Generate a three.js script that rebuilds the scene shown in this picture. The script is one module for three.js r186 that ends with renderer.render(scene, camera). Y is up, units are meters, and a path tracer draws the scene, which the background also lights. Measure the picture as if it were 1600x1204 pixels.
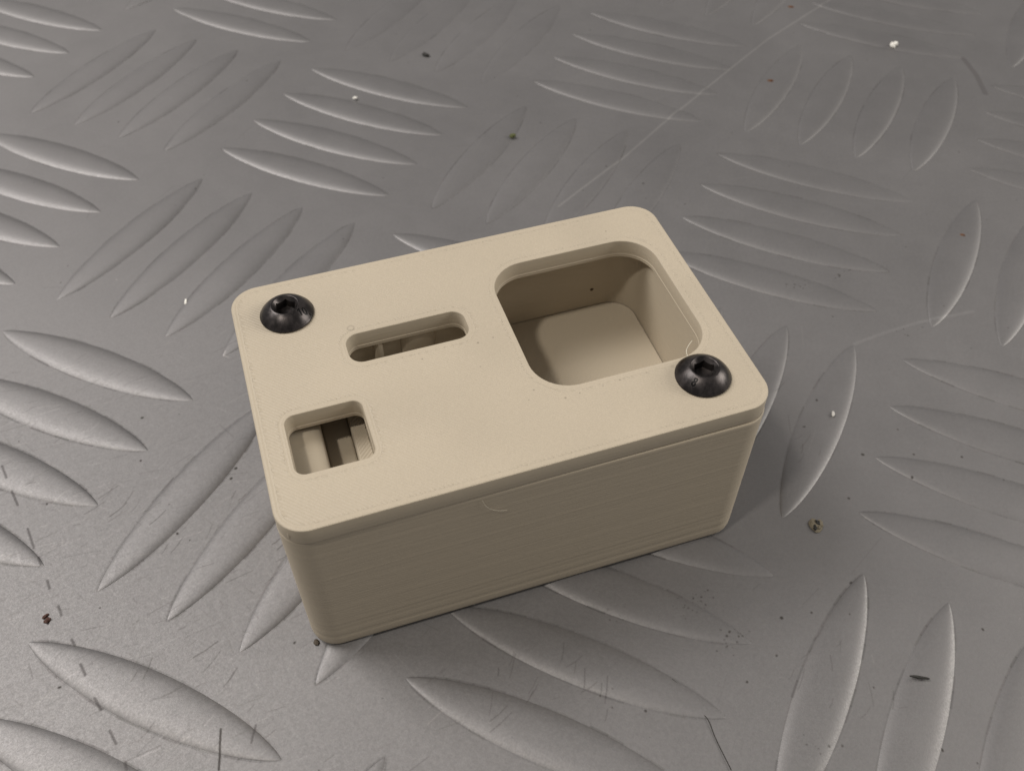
import * as THREE from 'three';
import { mergeGeometries, mergeVertices, toCreasedNormals } from 'three/addons/utils/BufferGeometryUtils.js';
import { RectAreaLightUniformsLib } from 'three/addons/lights/RectAreaLightUniformsLib.js';

// ------------------------------------------------------------------ camera, light, exposure
// everything is measured in millimetres on the bench and turned to metres by MM
const MM = 0.001;
const scene = new THREE.Scene();
const renderer = new THREE.WebGLRenderer({ antialias: true });
renderer.toneMapping = THREE.LinearToneMapping;
renderer.toneMappingExposure = 1;
renderer.shadowMap.enabled = true;

const camera = new THREE.PerspectiveCamera(43.82, 1600 / 1204, 0.01, 20);
camera.rotation.order = 'YXZ';
camera.position.set(-25.468 * MM, 127.859 * MM, 86.434 * MM);
camera.rotation.set(-0.8648, -0.3205, 0.0049);
camera.focus = 0.135;
camera.userData.fStop = 40;
scene.add(camera);

scene.background = new THREE.Color().setRGB(0.222, 0.22, 0.222);      // the unlit room round the bench
RectAreaLightUniformsLib.init();
function areaLamp(name, dir, dist, w, h, radiance, r, g, b) {
  const l = new THREE.RectAreaLight(new THREE.Color().setRGB(r, g, b), radiance, w, h);
  const d = new THREE.Vector3(...dir).normalize().multiplyScalar(dist);
  l.name = name; l.position.copy(d); l.lookAt(0, 0, 0); scene.add(l);
  return l;
}
areaLamp('key_lamp', [-0.49, 1, 0.2], 1.2, 0.07, 0.07, 300, 1, 0.94, 0.85);            // small lamp overhead to the left
areaLamp('side_lamp', [0.9, 0.45, 0.14], 1.5, 0.6, 0.6, 12.5, 1, 0.965, 0.90);           // low and to the right
areaLamp('ceiling_lamp', [-0.62, 1, -0.5], 1.9, 0.8, 0.8, 15.2, 1.0, 0.975, 0.95);      // broad ceiling light, beyond and to the left

// ------------------------------------------------------------------ helpers
let seed = 20240611;
const rnd = () => { seed = (seed * 1664525 + 1013904223) >>> 0; return seed / 4294967296; };
const hash = (x, y) => { let h = Math.imul(x | 0, 374761393) + Math.imul(y | 0, 668265263); h = Math.imul(h ^ (h >>> 13), 1274126177); return ((h ^ (h >>> 16)) >>> 0) / 4294967296; };
const mod = (a, n) => ((a % n) + n) % n;
function vnoise(x, y, px = 1e9, py = 1e9) {                          // value noise, periodic if asked
  const xi = Math.floor(x), yi = Math.floor(y), fx = x - xi, fy = y - yi;
  const u = fx * fx * (3 - 2 * fx), v = fy * fy * (3 - 2 * fy);
  const h = (i, j) => hash(mod(i, px), mod(j, py));
  return (h(xi, yi) * (1 - u) + h(xi + 1, yi) * u) * (1 - v) + (h(xi, yi + 1) * (1 - u) + h(xi + 1, yi + 1) * u) * v;
}
function texture(w, h, fn, srgb, channels = 1) {
  const a = new Uint8Array(w * h * 4);
  for (let y = 0; y < h; y++) for (let x = 0; x < w; x++) {
    const v = fn(x, y), k = (y * w + x) * 4;
    if (channels === 1) { a[k] = a[k + 1] = a[k + 2] = Math.max(0, Math.min(255, v * 255)); } else for (let c = 0; c < 3; c++) a[k + c] = Math.max(0, Math.min(255, v[c] * 255));
    a[k + 3] = 255;
  }
  return finish(a, w, h, srgb);
}
function finish(a, w, h, srgb) {
  const t = new THREE.DataTexture(a, w, h, THREE.RGBAFormat);
  t.magFilter = THREE.LinearFilter; t.minFilter = THREE.LinearMipmapLinearFilter; t.generateMipmaps = true;
  t.wrapS = t.wrapT = THREE.RepeatWrapping;
  if (srgb) t.colorSpace = THREE.SRGBColorSpace;
  t.needsUpdate = true;
  return t;
}
function mesh(name, geometry, material, parent) {
  const m = new THREE.Mesh(geometry, material);
  m.name = name; m.castShadow = m.receiveShadow = true;
  parent.add(m);
  return m;
}
const names = {};
function numbered(n) { const k = (names[n] = (names[n] ?? -1) + 1); return k ? `${n}_${String(k).padStart(3, '0')}` : n; }
function thing(o, name, label, category, group) {
  o.name = numbered(name); o.userData.label = label; o.userData.category = category;
  if (group) o.userData.group = group;
  scene.add(o);
  return o;
}
// a rounded rectangle as a ring of [x, z]
function ring(x0, x1, z0, z1, r, n = 10) {
  const out = [];
  for (const [cx, cz, a0] of [[x1 - r, z1 - r, 0], [x0 + r, z1 - r, 1], [x0 + r, z0 + r, 2], [x1 - r, z0 + r, 3]])
    for (let i = 0; i <= n; i++) { const a = (a0 + i / n) * Math.PI / 2; out.push([cx + r * Math.cos(a), cz + r * Math.sin(a)]); }
  return out;
}
// wall through rings of equal count: levels = [[ring, y], ...]; inward turns the faces
function loft(levels, inward, crease = 0.7, closed = true) {
  const n = levels[0][0].length, pos = [], uv = [], idx = [], cols = n + 1;
  for (const [pts, y] of levels) {
    let len = 0;
    for (let i = 0; i <= n; i++) {
      const p = pts[i % n];
      if (i) { const q = pts[i - 1]; len += Math.hypot(p[0] - q[0], p[1] - q[1]); }
      pos.push(p[0], y, p[1]); uv.push(len, y);
    }
  }
  for (let j = 0; j + 1 < levels.length; j++) for (let i = 0; i < n; i++) {
    const a = j * cols + i, b = a + 1, c = a + cols, d = c + 1;
    if (inward) idx.push(a, b, c, b, d, c); else idx.push(a, c, b, b, c, d);
  }
  const g = new THREE.BufferGeometry();
  g.setAttribute('position', new THREE.Float32BufferAttribute(pos, 3));
  g.setAttribute('uv', new THREE.Float32BufferAttribute(uv, 2));
  g.setIndex(idx);
  return toCreasedNormals(g, crease);
}
// flat sheet bounded by a ring, with holes, at height y; uv in mm (x, z)
function sheet(outer, holes, y, down) {
  const P = (r) => r.map(([x, z]) => new THREE.Vector2(x, -z));
  const s = new THREE.Shape(P(outer));
  for (const h of holes) s.holes.push(new THREE.Path(P(h)));
  const g = new THREE.ShapeGeometry(s).toNonIndexed();
  g.rotateX(-Math.PI / 2);
  const p = g.attributes.position, uv = g.attributes.uv;
  for (let i = 0; i < p.count; i++) { p.setY(i, y); uv.setXY(i, p.getX(i), p.getZ(i)); }
  if (down) {
    const a = p.array, b = uv.array;
    for (let t = 0; t < p.count; t += 3) {
      for (let c = 0; c < 3; c++) { const k = a[(t + 1) * 3 + c]; a[(t + 1) * 3 + c] = a[(t + 2) * 3 + c]; a[(t + 2) * 3 + c] = k; }
      for (let c = 0; c < 2; c++) { const k = b[(t + 1) * 2 + c]; b[(t + 1) * 2 + c] = b[(t + 2) * 2 + c]; b[(t + 2) * 2 + c] = k; }
    }
    g.computeVertexNormals();
  }
  return g;
}
const toMetres = (g) => { g.scale(MM, MM, MM); return g; };
const join = (list) => toMetres(mergeGeometries(list.map((g) => (g.index ? g.toNonIndexed() : g))));
const smooth = (a, b, x) => { const t = Math.max(0, Math.min(1, (x - a) / (b - a))); return t * t * (3 - 2 * t); };

// ------------------------------------------------------------------ the aluminium tread plate
const PLATE_Y = -0.53;                      // flat of the plate; the bars rise to 0, where the box stands
const PX0 = -94, PZ0 = -204, PW = 300, PD = 284, TS = 2048;
const LA = [39.7813, 30.9862], LB = [-35.2101, 35.2357], LO = [-2.6429, -102.6598], BARS = [];   // the pattern's two steps and its start
for (let i = -4; i <= 6; i++) for (let j = -3; j <= 6; j++) {
  const even = mod(i + j, 2) === 0, cx = LO[0] + i * LA[0] + j * LB[0] + (even ? 0 : 0.463), cz = LO[1] + i * LA[1] + j * LB[1] + (even ? 0 : 0.475);
  for (let k = 0; k < 4; k++) {
    const q = k - 1.5, A = even ? 0.7188 : 0.8071, u = [Math.cos(A), Math.sin(A)], v = [-u[1], u[0]];
    const along = even ? -0.523 * q : 12.359 * q, across = even ? 12.018 * q : -1.164 * q;
    const x = cx + u[0] * along + v[0] * across, z = cz + u[1] * along + v[1] * across;
    if (x < -125 || x > 225 || z < -225 || z > 105) continue;
    const worn = !even && i === 0 && j === -1 ? 0.4 : !even && i === 1 && j === 0 ? 0.75 : 1;
    BARS.push([x, z, even ? A : A + Math.PI / 2, 42.2, 7.5 + (rnd() - 0.5) * 0.2, 0.52 * worn]);
  }
}
const barHalf = (s, width) => width / 2 * Math.pow(Math.max(0, 1 - s * s), 0.74);
function plateMaps() {
  const cv = document.createElement('canvas'); cv.width = cv.height = TS;
  const c = cv.getContext('2d');
  const X = (x) => (x - PX0) / PW * TS, Z = (z) => (z - PZ0) / PD * TS, S = TS / PW;
  c.fillStyle = 'rgb(122,122,122)'; c.fillRect(0, 0, TS, TS);
  const line = (pts, w, style) => {
    c.strokeStyle = style; c.lineWidth = w * S; c.lineCap = 'round'; c.lineJoin = 'round'; c.beginPath();
    pts.forEach(([x, z], i) => (i ? c.lineTo(X(x), Z(z)) : c.moveTo(X(x), Z(z)))); c.stroke();
  };
  const dot = (x, z, r, style, sq = 1, a = 0) => { c.fillStyle = style; c.beginPath(); c.ellipse(X(x), Z(z), r * S, r * sq * S, a, 0, 7); c.fill(); };
  const dark = (a) => `rgba(38,35,32,${a})`, pale = (a) => `rgba(190,188,184,${a})`;
  // grime along the foot of every bar
  for (const [bx, bz, ang, len, wid] of BARS) for (const side of [-1, 1]) {
    let prev = null; const ca = Math.cos(ang), sa = Math.sin(ang);
    for (let i = 0; i <= 26; i++) {
      const q = -Math.cos(i / 26 * Math.PI), a = q * len / 2, b = side * (barHalf(q, wid) + 0.05), p = [bx + a * ca - b * sa, bz + a * sa + b * ca];
      if (prev) { const n = vnoise(p[0] * 0.35, p[1] * 0.35); line([prev, p], 0.14 + 0.22 * n, `rgba(40,38,36,${(0.04 + 0.24 * n * n) * (1 - 0.6 * q ** 6)})`); }
      prev = p;
    }
  }
  // scuffed corner at the front left: many fine scratches
  for (let i = 0; i < 1300; i++) {
    const x = -90 + rnd() * 75, z = -48 + rnd() * 108;
    if (rnd() > 1.15 - (x + 90) / 90) continue;
    const a = -0.25 + (rnd() - 0.5) * 0.9 + (rnd() < 0.15 ? 1.2 : 0), l = 0.8 + rnd() * rnd() * 6;
    line([[x, z], [x + Math.cos(a) * l, z + Math.sin(a) * l]], 0.07 + rnd() * 0.08, rnd() < 0.6 ? dark(0.06 + rnd() * 0.14) : pale(0.05 + rnd() * 0.16));
  }
  for (let i = 0; i < 420; i++) {           // a few everywhere
    const x = PX0 + rnd() * PW, z = PZ0 + rnd() * PD, a = -0.5 + (rnd() - 0.5) * 1.6, l = 1 + rnd() * rnd() * 9;
    line([[x, z], [x + Math.cos(a) * l, z + Math.sin(a) * l]], 0.07 + rnd() * 0.08, rnd() < 0.5 ? dark(0.05 + rnd() * 0.12) : pale(0.04 + rnd() * 0.1));
  }
  // short dark nicks on the bars nearest the camera
  const nicks = [[-62, -13], [-58, -11], [-55, -9], [-52, -3], [-46, -2], [-42, -8], [-36, 6], [-34, 1], [-31, 10], [-28, 14], [-24, 19], [-20, 8], [-64, 16], [-57, 17], [-52, 19], [-48, 21], [-5, 36], [0, 38], [4, 41], [-2, 33], [31, 46], [33, 49], [36, 44], [38, 52], [51, -4], [52, 9], [50, 14], [-12, 38], [-8, 34]];
  for (const [x, z] of nicks) for (let k = 0; k < 3; k++) {
    const a = -0.7 + (rnd() - 0.5) * 1.1, l = 1.2 + rnd() * 3, ox = (rnd() - 0.5) * 5, oz = (rnd() - 0.5) * 5;
    line([[x + ox, z + oz], [x + ox + Math.cos(a) * l * 0.5, z + oz + Math.sin(a) * l * 0.5 + 0.15], [x + ox + Math.cos(a) * l, z + oz + Math.sin(a) * l]], 0.08 + rnd() * 0.07, dark(0.12 + rnd() * 0.3));
  }
  // dotted dent line at the front left
  const dash = [[-75.8, -26.4, -75.1, -23.8], [-74.4, -21, -73.5, -18], [-72, -12.9, -71.1, -9], [-70.4, -7, -70.1, -5.6], [-69.2, -2.5, -68.9, -1], [-67.7, 2.4, -67.3, 4.1], [-66, 8.5, -65.6, 9.6], [-64.8, 13, -64.2, 14.9], [-63.2, 18.6, -62.5, 20.5], [-61.5, 23.8, -60.8, 25.9], [-59.8, 28.8, -59.6, 29.9]];
  for (const [x, z, u, v] of dash) line([[x, z], [u, v]], 0.36, dark(0.3));
  line([[-42.7, 29.1], [-43.6, 31.5]], 0.3, dark(0.3));
  line([[-47.2, 28.4], [-48.2, 33.6]], 0.24, dark(0.65));
  // long pale rub line through the far groups of bars, a second short one at the right
  line([[133, -120.6], [107.4, -107.6], [92.1, -98.1], [66.5, -81.8], [53.3, -72.8], [44.3, -67.3], [33.6, -61]], 0.5, pale(0.24));
  line([[71.9, -7.6], [78.4, -8.3], [86.2, -8.7], [97.6, -8]], 0.7, pale(0.12));
  line([[149.3, -84.3], [147.9, -77.2], [145, -69.4]], 1.3, dark(0.18));
  line([[19.5, -13], [27, -9.4]], 0.3, dark(0.2));
  // grit ground into the faces of some bars
  for (const [x, z, n] of [[22, 31, 26], [24.5, 38, 22], [9, 29, 10], [70, -24, 16], [79, -24, 12], [58, -54, 6], [28.5, 55, 10], [83, -7, 10], [5, 40, 6]])
    for (let k = 0; k < n; k++) dot(x + (rnd() + rnd() - 1) * 4.5, z + (rnd() + rnd() - 1) * 2.2, 0.06 + rnd() * 0.16, dark(0.15 + rnd() * 0.4), 0.5 + rnd() * 0.5, rnd() * 3);
  // flat specks of dirt, where the photograph has them
  const specks = [[17.6, -139.1], [-21.8, -128.3], [-52.2, -120.9], [-38, -90.5], [40, -90.8], [48.1, -70.6], [53.4, -62.5], [126.1, -91.1], [115.1, -108.4], [125.1, -51.6], [95.9, -27.8], [71.7, -15], [81.6, -25.3], [126.6, -33.4], [101, -2.1], [68.3, 12.1], [67.9, 17.5], [59.8, 14.9], [64.9, 21.5], [75.2, 20.4], [58.2, 2.4], [53.2, 6.9], [53, 21.8], [32.6, 37.1], [29.1, 42.1], [37.2, 37.7], [59.5, 47.8], [45.3, 35.2], [39.7, 50.5], [42.2, 39.8], [43.7, 60.9], [47.1, 63.8]];
  const near = [[-73.4, -31.3], [-49.9, -4.8], [-39.6, -14.5], [-40.6, -12.7], [-48.2, -3], [-54.3, -20.9], [-53.4, -30.1], [-61.9, 4.6], [-35.7, 18.9], [-25.6, 30.8], [-67.8, 15.4], [-64.5, -73.8], [-65.9, -69.3], [4.4, 20.5], [24.3, 36.8], [8.2, 43.7], [21.7, 30.2], [22.9, 30.4], [23.3, 44.3], [5, 39.5]];
  for (const [x, z] of specks.concat(near)) dot(x, z, 0.12 + rnd() * 0.17, dark(0.62), 0.45 + rnd() * 0.5, rnd() * 3);
  for (let i = 0; i < 260; i++) dot(PX0 + rnd() * PW, PZ0 + rnd() * PD, 0.06 + rnd() * rnd() * 0.2, rnd() < 0.75 ? dark(0.15 + rnd() * 0.35) : pale(0.3), 0.5 + rnd() * 0.5, rnd() * 3);
  for (const [x, z, r] of [[120.9, -120.3, 0.8], [98.3, -89.6, 0.75], [108.5, -27, 0.5]]) { dot(x, z, r, 'rgba(112,66,34,0.75)', 0.7, 0.6); dot(x + 0.2, z + 0.3, r * 0.5, 'rgba(70,40,22,0.8)', 0.8, 1); }
  line([[-37.9, -41.2], [-38.4, -40.4], [-37.6, -39.6]], 0.35, pale(0.25));
  const img = c.getImageData(0, 0, TS, TS).data, col = new Uint8Array(TS * TS * 4), rough = new Uint8Array(TS * TS * 4);
  for (let y = 0; y < TS; y++) for (let x = 0; x < TS; x++) {
    const k = (y * TS + x) * 4, mmx = x / S, mmz = y / TS * PD;
    const cloud = vnoise(mmx / 26, mmz / 26) * 0.5 + vnoise(mmx / 9 + 40, mmz / 9) * 0.3 + vnoise(mmx / 3, mmz / 3 + 9) * 0.2 - 0.5;
    const rub = 0.35 + 0.65 * smooth(-75, 10, mmz + PZ0) * smooth(60, -50, mmx + PX0);
    const grain = rub * ((hash(x, y) - 0.5) * 0.07 + (vnoise(x / 2.3, y / 2.3 + 77) - 0.5) * 0.07);
    const f = 1 + cloud * 0.06 + grain;
    col[k] = Math.min(255, img[k] * 1.005 * f); col[k + 1] = Math.min(255, img[k + 1] * 0.982 * f); col[k + 2] = Math.min(255, img[k + 2] * 0.975 * f); col[k + 3] = 255;
    const lum = img[k] / 122;
    const r = 0.62 + cloud * 0.09 + (hash(x + 7, y + 3) - 0.5) * 0.10 + (lum < 1 ? (1 - lum) * 0.4 : -(lum - 1) * 0.15);
    rough[k] = rough[k + 1] = rough[k + 2] = Math.max(0, Math.min(255, r * 255)); rough[k + 3] = 255;
  }
  return [finish(col, TS, TS, true), finish(rough, TS, TS, false)];
}
const [plateColor, plateRough] = plateMaps();
const grainBump = texture(512, 512, (x, y) => 0.5 * vnoise(x / 4, y / 4, 128, 128) + 0.3 * vnoise(x / 8, y / 8, 64, 64) + 0.2 * hash(x, y));
grainBump.repeat.set(PW / 14, PD / 14);
const plateMat = new THREE.MeshPhysicalMaterial({ name: 'aluminium', map: plateColor, roughnessMap: plateRough, roughness: 0.95, metalness: 0.7, bumpMap: grainBump, bumpScale: 0.008 * MM });

const barMat = plateMat.clone(); barMat.name = 'aluminium_worn'; barMat.roughness = 0.91;
const plate = new THREE.Group(); plate.name = 'tread_plate_floor'; plate.userData.kind = 'structure';
plate.userData.label = 'grey aluminium tread plate with groups of four raised bars'; scene.add(plate);
const plateUV = (g) => { const p = g.attributes.position, uv = new Float32Array(p.count * 2); for (let i = 0; i < p.count; i++) { uv[2 * i] = (p.getX(i) - PX0) / PW; uv[2 * i + 1] = (p.getZ(i) - PZ0) / PD; } g.setAttribute('uv', new THREE.BufferAttribute(uv, 2)); return g; };
{
  const g = new THREE.BoxGeometry(560, 3, 520); g.translate(60, PLATE_Y - 1.5, -70);
  mesh('plate', toMetres(plateUV(g)), plateMat, plate);
}
// one raised bar: a pointed lens with a rounded top, its outline at the flat of the plate
function barGeometry(cx, cz, ang, length, width, height) {
  const a = length / 2, b = width / 2, NS = 44, NT = 14, pos = [], idx = [];
  const ca = Math.cos(ang), sa = Math.sin(ang);
  for (let i = 0; i <= NS; i++) {
    const s = -Math.cos(i / NS * Math.PI), w0 = barHalf(s, width), w = Math.max(w0, 0.0001);
    for (let j = 0; j <= NT; j++) {
      const t = -Math.cos(j / NT * Math.PI) , k = Math.pow(w0 / b, 0.75);
      const y = PLATE_Y - 0.03 + (height + 0.03) * k * (0.55 * (1 - t * t * Math.abs(t) ** 0.3) + 0.45 * (1 - t ** 6));
      const u = a * s, v = w * t;
      pos.push(cx + u * ca - v * sa, y, cz + u * sa + v * ca);
    }
  }
  for (let i = 0; i < NS; i++) for (let j = 0; j < NT; j++) { const p = i * (NT + 1) + j, q = p + NT + 1; idx.push(p, p + 1, q, q, p + 1, q + 1); }
  const g = new THREE.BufferGeometry();
  g.setAttribute('position', new THREE.Float32BufferAttribute(pos, 3)); g.setIndex(idx); g.computeVertexNormals();
  return toMetres(plateUV(g));
}
for (const b of BARS) mesh('tread_bar', barGeometry(...b), barMat, plate);

// ------------------------------------------------------------------ the printed box
const HB = 27.85, HL = 30.88;               // top of the body, top of the lid
const layerTex = texture(1024, 1024, (x, y) => {                   // 32 mm square: layers of 0.2 mm, uneven along their length
  const L = Math.floor(y / 6.4), f = mod(y, 6.4) / 6.4;
  const ridge = Math.sqrt(Math.max(0, 1 - Math.pow(2 * f - 1, 2)));
  return 0.30 * ridge + 0.34 * hash(3, L) + 0.22 * vnoise(x / 90 + L * 7.3, L * 0.5, 1e9, 1e9) + 0.14 * vnoise(x / 40, y / 200);
});
layerTex.repeat.set(1 / 32, 1 / 32);
const infillTex = texture(512, 512, (x, y) => { const w = mod(x + y, 512) / 512 * 32; return 0.5 + 0.5 * Math.cos(w * 2 * Math.PI) ; });
infillTex.repeat.set(1 / 19.4, 1 / 19.4);
const IVORY = new THREE.Color().setRGB(0.405, 0.345, 0.26);
const printWall = new THREE.MeshPhysicalMaterial({ name: 'ivory_print_wall', color: IVORY, roughness: 0.55, bumpMap: layerTex, bumpScale: 0.042 * MM, specularIntensity: 0.6 });
const printFloor = new THREE.MeshPhysicalMaterial({ name: 'ivory_print_floor', color: IVORY, roughness: 0.55, bumpMap: infillTex, bumpScale: 0.012 * MM, specularIntensity: 0.6 });

const HOLES = { big: [3.9, 29.25, -14.5, 10.5, 5.4], slot: [-18.85, -1.85, -7.9, -2.5, 1.9], square: [-29.35, -19.15, 3.8, 13.5, 1.4] };
const hole = (h, grow, n = 10) => ring(h[0] - grow, h[1] + grow, h[2] - grow, h[3] + grow, h[4] + grow, n);
function sdRound(x, z, x0, x1, z0, z1, r) {
  const qx = Math.abs(x - (x0 + x1) / 2) - (x1 - x0) / 2 + r, qz = Math.abs(z - (z0 + z1) / 2) - (z1 - z0) / 2 + r;
  return Math.min(Math.max(qx, qz), 0) + Math.hypot(Math.max(qx, 0), Math.max(qz, 0)) - r;
}
const LW = 66, LD = 43.45;
// the skin of the lid: outlines first, then lines at 45 degrees with their turns showing along the outlines
const LTW = 1716, LTH = 1130;
const lidHeight = texture(LTW, LTH, (px, py) => {
  const x = px / LTW * LW - LW / 2, z = py / LTH * LD - LD / 2;
  let d = -sdRound(x, z, -33, 33, -LD / 2, LD / 2, 4);
  for (const h of Object.values(HOLES)) d = Math.min(d, sdRound(x, z, ...h));
  const w = (x - z) / Math.SQRT2 / 0.42, n = Math.floor(w), soft = 0.75 + 0.5 * vnoise(x / 5, z / 5);
  if (d < 0.9) return 0.55 + 0.10 * Math.cos(d / 0.45 * 2 * Math.PI) + 0.1 * (vnoise(x * 2, z * 2) - 0.5);
  let v = 0.5 + 0.11 * soft * Math.cos(w * 2 * Math.PI) + 0.10 * (hash(n, 5) - 0.5) + 0.12 * (vnoise(x * 1.5, z * 1.5) - 0.5);
  const edge = 1 - smooth(0.9, 1.45, d);
  v += edge * (mod(n, 2) ? 0.45 : -0.12) * (0.4 + 0.9 * hash(n, Math.floor(x / 3) + 17 * Math.floor(z / 3)));
  return v;
});
const LSPECKS = [[24.2, -17.1, 0.14], [-9.6, -0.4, 0.13], [6.5, 12.2, 0.16], [8.6, 12.0, 0.12], [12.0, 11.8, 0.1], [-1.5, -0.9, 0.18], [0.8, -1.2, 0.12], [14.5, 11.6, 0.12], [3.0, 9.6, 0.14], [-2.5, 3.4, 0.1], [18.4, 11.5, 0.1], [1.8, 11.0, 0.1]];
const lidColor = texture(LTW, LTH, (px, py) => {
  const x = px / LTW * LW - LW / 2, z = py / LTH * LD - LD / 2;
  let f = 1 + (vnoise(x / 7, z / 7) - 0.5) * 0.03 + (hash(px, py) - 0.5) * 0.035 + (vnoise(px / 3, py / 3) - 0.5) * 0.04;
  for (const [sx, sz, r] of LSPECKS) f *= 1 - 0.18 * (1 - smooth(r * 0.4, r * 1.3, Math.hypot(x - sx, z - sz)));
  const rr = Math.hypot(x + 17.6, z + 9.2); f *= 1 - 0.10 * Math.exp(-Math.pow((rr - 0.45) / 0.12, 2));
  return [0.668 * f, 0.621 * f, 0.548 * f];
}, true, 3);
for (const t of [lidHeight, lidColor]) { t.repeat.set(1 / LW, 1 / LD); t.offset.set(0.5, 0.5); }
const lidMat = new THREE.MeshPhysicalMaterial({ name: 'ivory_print_top', map: lidColor, roughness: 0.52, bumpMap: lidHeight, bumpScale: 0.13 * MM, specularIntensity: 0.6 });

const box = new THREE.Group();
thing(box, 'printed_box', 'ivory 3D-printed plastic box with three lid openings and two black screws, standing on tread plate', 'box');

// body: outer wall with slightly uneven layers, top rim, cavities
const BIG = [3.4, 29.35, -17.9, 11.2, 4.2], SLOT = [-19.6, -1.0, -8.6, -2.3, 1.2], SQ = [-29.75, -18.8, -1.6, 14.2, 1.6];
const FB = 14.6, FS = 11, FQ = 9;
{
  const bodyRing = (inset) => ring(-32.95 + inset, 33.18 - inset, -21.8 + inset, 21.70 - inset, 4 - inset * 0.9, 12);
  const levels = [[bodyRing(0.75), 0.0], [bodyRing(0.35), 0.12], [bodyRing(0.12), 0.45], [bodyRing(0.05), 0.9]];
  for (let y = 1.4; y < HB - 0.5; y += 0.4) {
    const mark = Math.abs(y - 2.6) < 0.21 ? 0.07 : Math.abs(y - 4.6) < 0.21 ? 0.05 : Math.abs(y - 5.4) < 0.21 ? 0.04 : 0;
    levels.push([bodyRing(0.02 + mark + 0.018 * rnd() - (y > 24 ? 0 : 0)), y]);
  }
  levels.push([bodyRing(0.0), HB - 0.35], [bodyRing(0.02), HB - 0.15], [bodyRing(0.1), HB - 0.03], [bodyRing(0.16), HB]);
  const cav = [BIG, SLOT, SQ].map((h) => ring(...h));
  const body = mesh('body', join([loft(levels), sheet(bodyRing(0.16), cav, HB), sheet(bodyRing(0.75), [], 0, true)]), printWall, box);
  const pocket = (h, floorY) => loft([[ring(...h), floorY], [ring(...h), HB]], true);
  const inset = (h, k) => ring(h[0] + k, h[1] - k, h[2] + k, h[3] - k, h[4] - k * 0.5);
  mesh('compartment_wall', join([pocket(BIG, FB - 0.6)]), printWall, body);
  mesh('compartment_floor', join([loft([[inset(BIG, 0.12), FB - 0.5], [inset(BIG, 0.12), FB - 0.08], [inset(BIG, 0.2), FB]]), sheet(inset(BIG, 0.2), [], FB)]), printFloor, body);
  mesh('compartment_wall', join([pocket(SLOT, FS)]), printWall, body);
  mesh('compartment_floor', join([sheet(ring(...SLOT), [], FS + 0.01)]), printFloor, body);
  mesh('compartment_wall', join([pocket(SQ, FQ)]), printWall, body);
  mesh('compartment_floor', join([sheet(ring(...SQ), [], FQ + 0.01)]), printFloor, body);
  const dirt = new THREE.SphereGeometry(0.28, 10, 8); dirt.scale(1.1, 0.9, 0.35); dirt.translate(22.9, 18.3, -17.85);
  mesh('dirt_speck', toMetres(dirt), new THREE.MeshStandardMaterial({ name: 'dirt', color: new THREE.Color().setRGB(0.06, 0.04, 0.02), roughness: 0.9 }), body);
  // upright ribs behind the slot
  const rib = (x, w, d) => { const g = new THREE.CylinderGeometry(1, 1, HB - FS - 0.02, 24, 1); g.scale(w, 1, d); g.translate(x, FS + (HB - FS) / 2, -8.6); return g; };
  mesh('rib', join([rib(-14.3, 0.7, 0.75)]), printWall, body);
  mesh('rib', join([rib(-8.4, 2.6, 0.65)]), printWall, body);
  // ledges beside a gap under the square opening
  const ledge = (x0, x1, z0, z1, r, top) => join([loft([[ring(x0, x1, z0, z1, r), FQ], [ring(x0, x1, z0, z1, r), top - 0.3], [ring(x0 + 0.1, x1 - 0.1, z0 + 0.1, z1 - 0.1, r - 0.05), top - 0.08], [ring(x0 + 0.3, x1 - 0.3, z0 + 0.3, z1 - 0.3, r - 0.15), top]]), sheet(ring(x0 + 0.3, x1 - 0.3, z0 + 0.3, z1 - 0.3, r - 0.15), [], top)]);
  const ledgeMat = printFloor.clone(); ledgeMat.name = 'ivory_print_ledge'; ledgeMat.bumpScale = 0.05 * MM;
  {
    const q = new THREE.Shape([[-29.7, FQ], [-24.9, FQ], [-24.9, 25.9], [-25.0, 26.25], [-25.3, 26.5], [-26.2, 26.75], [-28, 26.95], [-29.7, 27.0]].map(([x, y]) => new THREE.Vector2(x, y)));
    const g = new THREE.ExtrudeGeometry(q, { depth: 14.8, bevelEnabled: false }); g.translate(0, 0, -1.5);
    mesh('ledge', join([toCreasedNormals(g, 0.6)]), printWall, body);
  }
  mesh('ledge', ledge(-24.88, -21.12, -1.5, 14.1, 0.2, 22.4), printFloor, body);
  mesh('ledge', ledge(-21.1, -18.85, -1.5, 14.1, 0.3, 24.9), ledgeMat, body);
}
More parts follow.
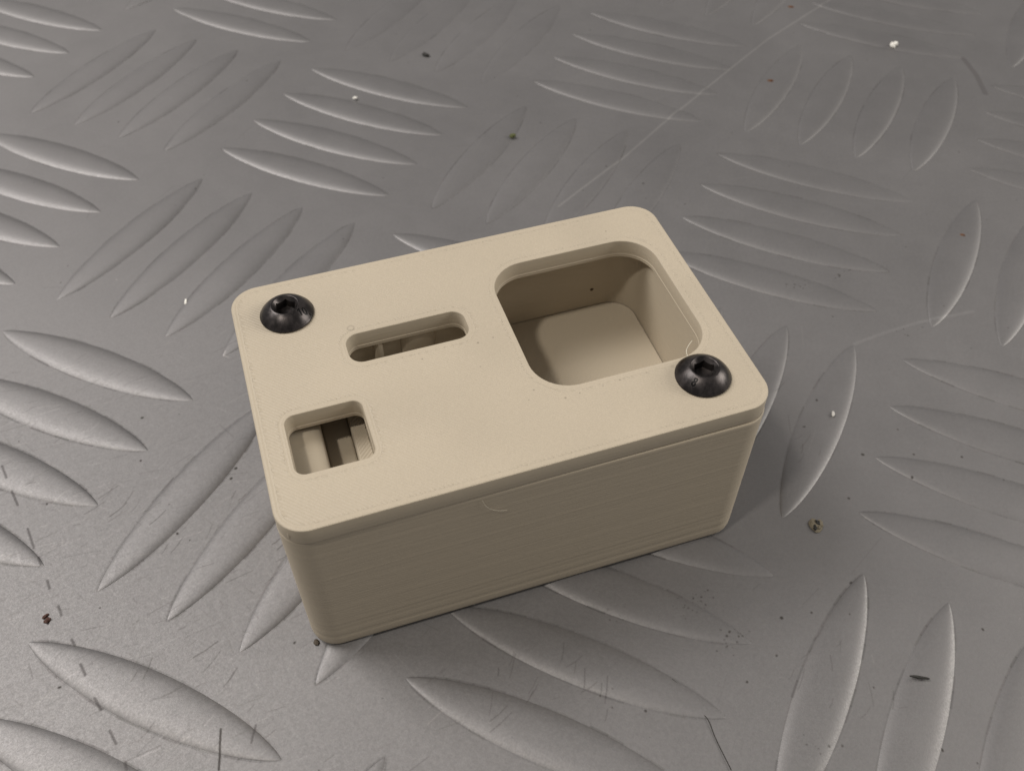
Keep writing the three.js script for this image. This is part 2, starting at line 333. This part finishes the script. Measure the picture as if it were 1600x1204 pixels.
// lid
const lid = new THREE.Group();
{
  const lr = (inset) => ring(-33 + inset, 33 - inset, -LD / 2 + inset, LD / 2 - inset, 4 - inset, 12);
  const rim = join([
    loft([[lr(0.25), HB + 0.02], [lr(0.06), HB + 0.14], [lr(0.0), HB + 0.4], [lr(0.02), HB + 1.3], [lr(0.0), HL - 0.22], [lr(0.05), HL - 0.06], [lr(0.16), HL]]),
    ...Object.values(HOLES).map((h) => loft([[hole(h, -0.07), HB + 0.02], [hole(h, -0.07), HB + 0.5], [hole(h, -0.01), HB + 0.6], [hole(h, 0.0), HL - 0.16], [hole(h, 0.04), HL - 0.05], [hole(h, 0.12), HL]], true, 0.5)),
    sheet(lr(0.25), Object.values(HOLES).map((h) => hole(h, -0.07)), HB + 0.02, true),
  ]);
  lid.name = 'lid'; box.add(lid);
  mesh('lid_edge', rim, printWall, lid);
  mesh('lid_top', join([sheet(lr(0.16), Object.values(HOLES).map((h) => hole(h, 0.12)), HL)]), lidMat, lid);
  // seam blob left by the printer on the front left corner
  const s = new THREE.SphereGeometry(0.45, 16, 10); s.scale(0.62, 2.4, 0.62); s.translate(-31.68, HB + 1.3, 20.4); mesh('seam_ridge', toMetres(s), printWall, lid);
  lid.rotation.y = 0.0075;
}
// wisps of plastic
const wispMat = new THREE.MeshPhysicalMaterial({ name: 'plastic_wisp', color: new THREE.Color().setRGB(0.55, 0.50, 0.40), roughness: 0.4 });
const tube = (pts, r, seg = 24) => toMetres(new THREE.TubeGeometry(new THREE.CatmullRomCurve3(pts.map((p) => new THREE.Vector3(...p))), seg, r, 6));
mesh('plastic_wisp', tube([[24.2, HL - 0.1, 11.6], [24.9, HL + 0.1, 10.7], [25.2, HL + 0.25, 9.6], [25.9, HL + 0.5, 8.9], [26.7, HL + 0.3, 8.2]], 0.05), wispMat, box);
mesh('plastic_wisp', tube([[-7.9, 27.3, 21.8], [-7.4, 25.8, 21.95], [-6.2, 24.3, 21.92], [-4.6, 23.4, 21.8]], 0.022), wispMat, box);

// screws
function screw(x, z, turn, glyph, gAngle, gTurn, label) {
  const N = 512, cv = document.createElement('canvas'); cv.width = cv.height = N;
  const c = cv.getContext('2d'); c.fillStyle = '#808080'; c.fillRect(0, 0, N, N);
  const R = 2.75 / 4 * N / 2;
  c.translate(N / 2 + Math.cos(gAngle) * R, N / 2 + Math.sin(gAngle) * R); c.rotate(gTurn);
  c.fillStyle = '#000000'; c.font = 'bold 84px sans-serif'; c.textAlign = 'center'; c.textBaseline = 'middle'; c.fillText(glyph, 0, 0);
  const img = c.getImageData(0, 0, N, N).data;
  const col = new Uint8Array(N * N * 4), hgt = new Uint8Array(N * N * 4), rgh = new Uint8Array(N * N * 4);
  for (let i = 0; i < N * N; i++) {
    const px = i % N, py = (i / N) | 0, g = img[i * 4] / 128;
    const n = 0.5 * vnoise(px / 60 + x, py / 60) + 0.3 * vnoise(px / 20, py / 20 + x) + 0.2 * vnoise(px / 6, py / 6);
    const wear = smooth(0.3, 0.8, n);
    const v = (44 + 22 * wear) * (0.12 + 0.88 * g);
    col[i * 4] = v * 1.05; col[i * 4 + 1] = v * 0.97; col[i * 4 + 2] = v * 0.95; col[i * 4 + 3] = 255;
    const b = 110 * g + 14 * n; hgt[i * 4] = hgt[i * 4 + 1] = hgt[i * 4 + 2] = b; hgt[i * 4 + 3] = 255;
    const r = 255 * (0.27 + 0.14 * n); rgh[i * 4] = rgh[i * 4 + 1] = rgh[i * 4 + 2] = r; rgh[i * 4 + 3] = 255;
  }
  const m = new THREE.MeshPhysicalMaterial({ name: 'black_oxide_steel', map: finish(col, N, N, true), roughnessMap: finish(rgh, N, N), roughness: 1, metalness: 0.75, bumpMap: finish(hgt, N, N), bumpScale: 0.18 * MM });
  const prof = [[3.3, 0.0], [3.68, 0.03], [3.79, 0.12], [3.8, 0.24]], RC = 4.40;
  for (let k = 0; k <= 11; k++) { const q = 3.75 - (3.75 - 1.92) * k / 11; prof.push([q, 0.30 + Math.sqrt(RC * RC - q * q) - (RC - 2.1)]); }
  const yTop = prof[prof.length - 1][1]; prof.push([1.86, yTop + 0.0], [1.8, yTop - 0.06]);
  const NA = 72, circle = (r) => Array.from({ length: NA }, (_, i) => [r * Math.cos(i / NA * 2 * Math.PI), r * Math.sin(i / NA * 2 * Math.PI)]);
  const hexR = (i) => { const a = mod(i / NA * 2 * Math.PI, Math.PI / 3) - Math.PI / 6; return 1.32 / Math.cos(a); };
  const head = loft(prof.map(([r, y]) => [circle(r), y]), false, 0.9);
  const planar = (g) => { const p = g.attributes.position, u = g.attributes.uv; for (let i = 0; i < p.count; i++) u.setXY(i, p.getX(i) / 8 + 0.5, p.getZ(i) / 8 + 0.5); return g; };
  // cone down to a hexagon, then its six walls and floor
  const hex = Array.from({ length: NA }, (_, i) => { const r = hexR(i), a = i / NA * 2 * Math.PI; return [r * Math.cos(a), r * Math.sin(a)]; });
  const pos = [], uvs = [], idx = [];
  const rows = [(i) => [1.8, yTop - 0.06], (i) => [hexR(i), yTop - 0.06 - (1.8 - hexR(i)) * 1.1], (i) => [hexR(i), 0.2], (i) => [0.01, 0.0]];
  rows.forEach((f) => { for (let i = 0; i <= NA; i++) { const [r, y] = f(i % NA), a = i / NA * 2 * Math.PI; pos.push(r * Math.cos(a), y, r * Math.sin(a)); uvs.push(0.5 + r * Math.cos(a) / 8, 0.5 + r * Math.sin(a) / 8); } });
  for (let j = 0; j < 3; j++) for (let i = 0; i < NA; i++) { const a = j * (NA + 1) + i; idx.push(a, a + NA + 1, a + 1, a + 1, a + NA + 1, a + NA + 2); }
  const sg = new THREE.BufferGeometry(); sg.setAttribute('position', new THREE.Float32BufferAttribute(pos, 3)); sg.setAttribute('uv', new THREE.Float32BufferAttribute(uvs, 2)); sg.setIndex(idx);
  const s = new THREE.Group(); s.name = 'screw'; s.userData.label = label; box.add(s);
  s.position.set(x * MM, HL * MM, z * MM); 
  mesh('screw_head', join([planar(head)]), m, s);
  const so = mesh('hex_socket', join([toCreasedNormals(sg, 0.4)]), m, s); so.rotation.y = turn;
  const sh = new THREE.CylinderGeometry(1.9, 1.9, 12, 20); sh.translate(0, -6.02, 0); mesh('shank', toMetres(sh), m, s);
  return s;
}
screw(-25.65, -14.5, 0.35, '10.', 0.60, -0.31, 'black button-head screw in the far left lid corner');
screw(25.45, 14.35, 0.15, '8', 2.5, 1.04, 'black button-head screw in the near right lid corner');

// ------------------------------------------------------------------ crumbs and dust on the plate
function blob(r, sx, sy, sz, rough, s0) {
  const g = mergeVertices(new THREE.IcosahedronGeometry(r, 3).deleteAttribute('uv').deleteAttribute('normal'), 1e-5), p = g.attributes.position;
  for (let i = 0; i < p.count; i++) {
    const x = p.getX(i), y = p.getY(i), z = p.getZ(i), k = 1 + rough * (vnoise(x / r * 2.2 + s0, y / r * 2.2 + z / r * 1.7 + s0) - 0.5) * 2;
    p.setXYZ(i, x * k * sx, y * k * sy, z * k * sz);
  }
  g.computeVertexNormals();
  return toMetres(g);
}
const dull = (name, r, g, b, rough = 0.8) => new THREE.MeshStandardMaterial({ name, color: new THREE.Color().setRGB(r, g, b), roughness: rough });
const whiteMat = dull('white_grit', 0.75, 0.72, 0.66), darkMat = dull('dark_grit', 0.02, 0.018, 0.015), greenMat = dull('green_grit', 0.07, 0.075, 0.02), tanMat = dull('tan_grit', 0.15, 0.125, 0.085), rustMat = dull('rust', 0.07, 0.03, 0.02);
function crumb(name, label, category, x, z, g, m, turn = 0, y = 0.15, group) {
  const o = new THREE.Mesh(g, m); o.castShadow = o.receiveShadow = true;
  o.position.set(x * MM, (PLATE_Y + y) * MM, z * MM); o.rotation.y = turn;
  return thing(o, name, label, category, group);
}
crumb('white_crumb', 'bright white crumb on a far right tread bar', 'crumb', 135.6, -94.2, blob(0.85, 1, 0.8, 0.8, 0.7, 3), whiteMat, 0.4, 0.9);
crumb('dark_crumb', 'dark elongated crumb lying at the far edge, above the box', 'crumb', 22.2, -126.6, blob(0.8, 1.25, 0.5, 0.6, 0.5, 8), darkMat, -0.9, 0.3);
crumb('green_crumb', 'small olive green crumb on the plate beyond the box', 'crumb', 32, -87.2, blob(0.62, 1, 0.7, 0.9, 0.5, 12), greenMat, 0.2, 0.6);
{
  const parts = [blob(1.15, 1, 0.16, 0.95, 0.35, 21)];
  const o = crumb('tan_crumb', 'round flat tan crumb on the plate right of the box', 'crumb', 45.4, 24.7, parts[0], tanMat, 0, 0.12);
  for (const [dx, dz, s] of [[-0.4, 0.3, 0.38], [0.35, -0.25, 0.4], [0.1, 0.5, 0.33], [-0.3, -0.45, 0.3], [0.55, 0.3, 0.3]]) { const k = mesh('flake', blob(s, 1.2, 0.55, 0.8, 0.5, 30 + s * 50), s > 0.36 ? darkMat : tanMat, o); k.position.set(dx * 1.2 * MM, 0.14 * MM, dz * 1.2 * MM); k.rotation.y = dx * 5; }
}
crumb('black_sliver', 'thin black sliver lying across a near right tread bar', 'shaving', 46.1, 51.4, blob(0.6, 2.0, 0.3, 0.32, 0.4, 41), darkMat, -0.46, 0.86);
crumb('white_chip', 'pale chip on the tread bar beside the right side of the box', 'chip', 59.1, 6.2, blob(0.42, 0.75, 0.3, 1.3, 0.4, 47), dull('pale_grit', 0.42, 0.40, 0.37), -0.5, 0.75);
crumb('white_speck', 'tiny white speck on a tread bar beyond the left of the box', 'speck', 1.4, -113, blob(0.42, 1.2, 0.6, 0.8, 0.4, 51), whiteMat, 0.2, 0.55);
crumb('white_fibre', 'short white fibre on the plate left of the box', 'fibre', -43.5, -56.3, blob(0.3, 0.6, 0.5, 2.6, 0.3, 55), whiteMat, -0.2, 0.15);
{
  const o = crumb('rust_flake', 'small rusty brown flake at the near left edge', 'flake', -69.2, 4.3, blob(0.5, 1.0, 0.5, 0.8, 0.6, 61), rustMat, 0.5, 0.1);
  const k = mesh('flake', blob(0.32, 1.4, 0.5, 0.7, 0.5, 66), rustMat, o); k.position.set(0.1 * MM, 0.05 * MM, -0.75 * MM);
}
crumb('brown_grain', 'small brown grain on the plate by the near left box corner', 'grain', -32.7, 19.9, blob(0.42, 0.85, 0.5, 1.1, 0.3, 71), dull('brown_grit', 0.06, 0.045, 0.03), 0.4, 0.15);
{
  const pts = [[13.5, 40.7], [14.8, 43.3], [15.3, 46.3], [15.7, 47.3], [15.6, 50.1], [15.7, 54.5]].map(([x, z], i) => [x, PLATE_Y + 0.1 + 0.05 * (i % 2), z]);
  const o = new THREE.Mesh(tube(pts, 0.06, 40), darkMat); o.castShadow = o.receiveShadow = true;
  thing(o, 'dark_hair', 'fine dark curved hair on the plate in front of the box', 'hair');
}

renderer.render(scene, camera);
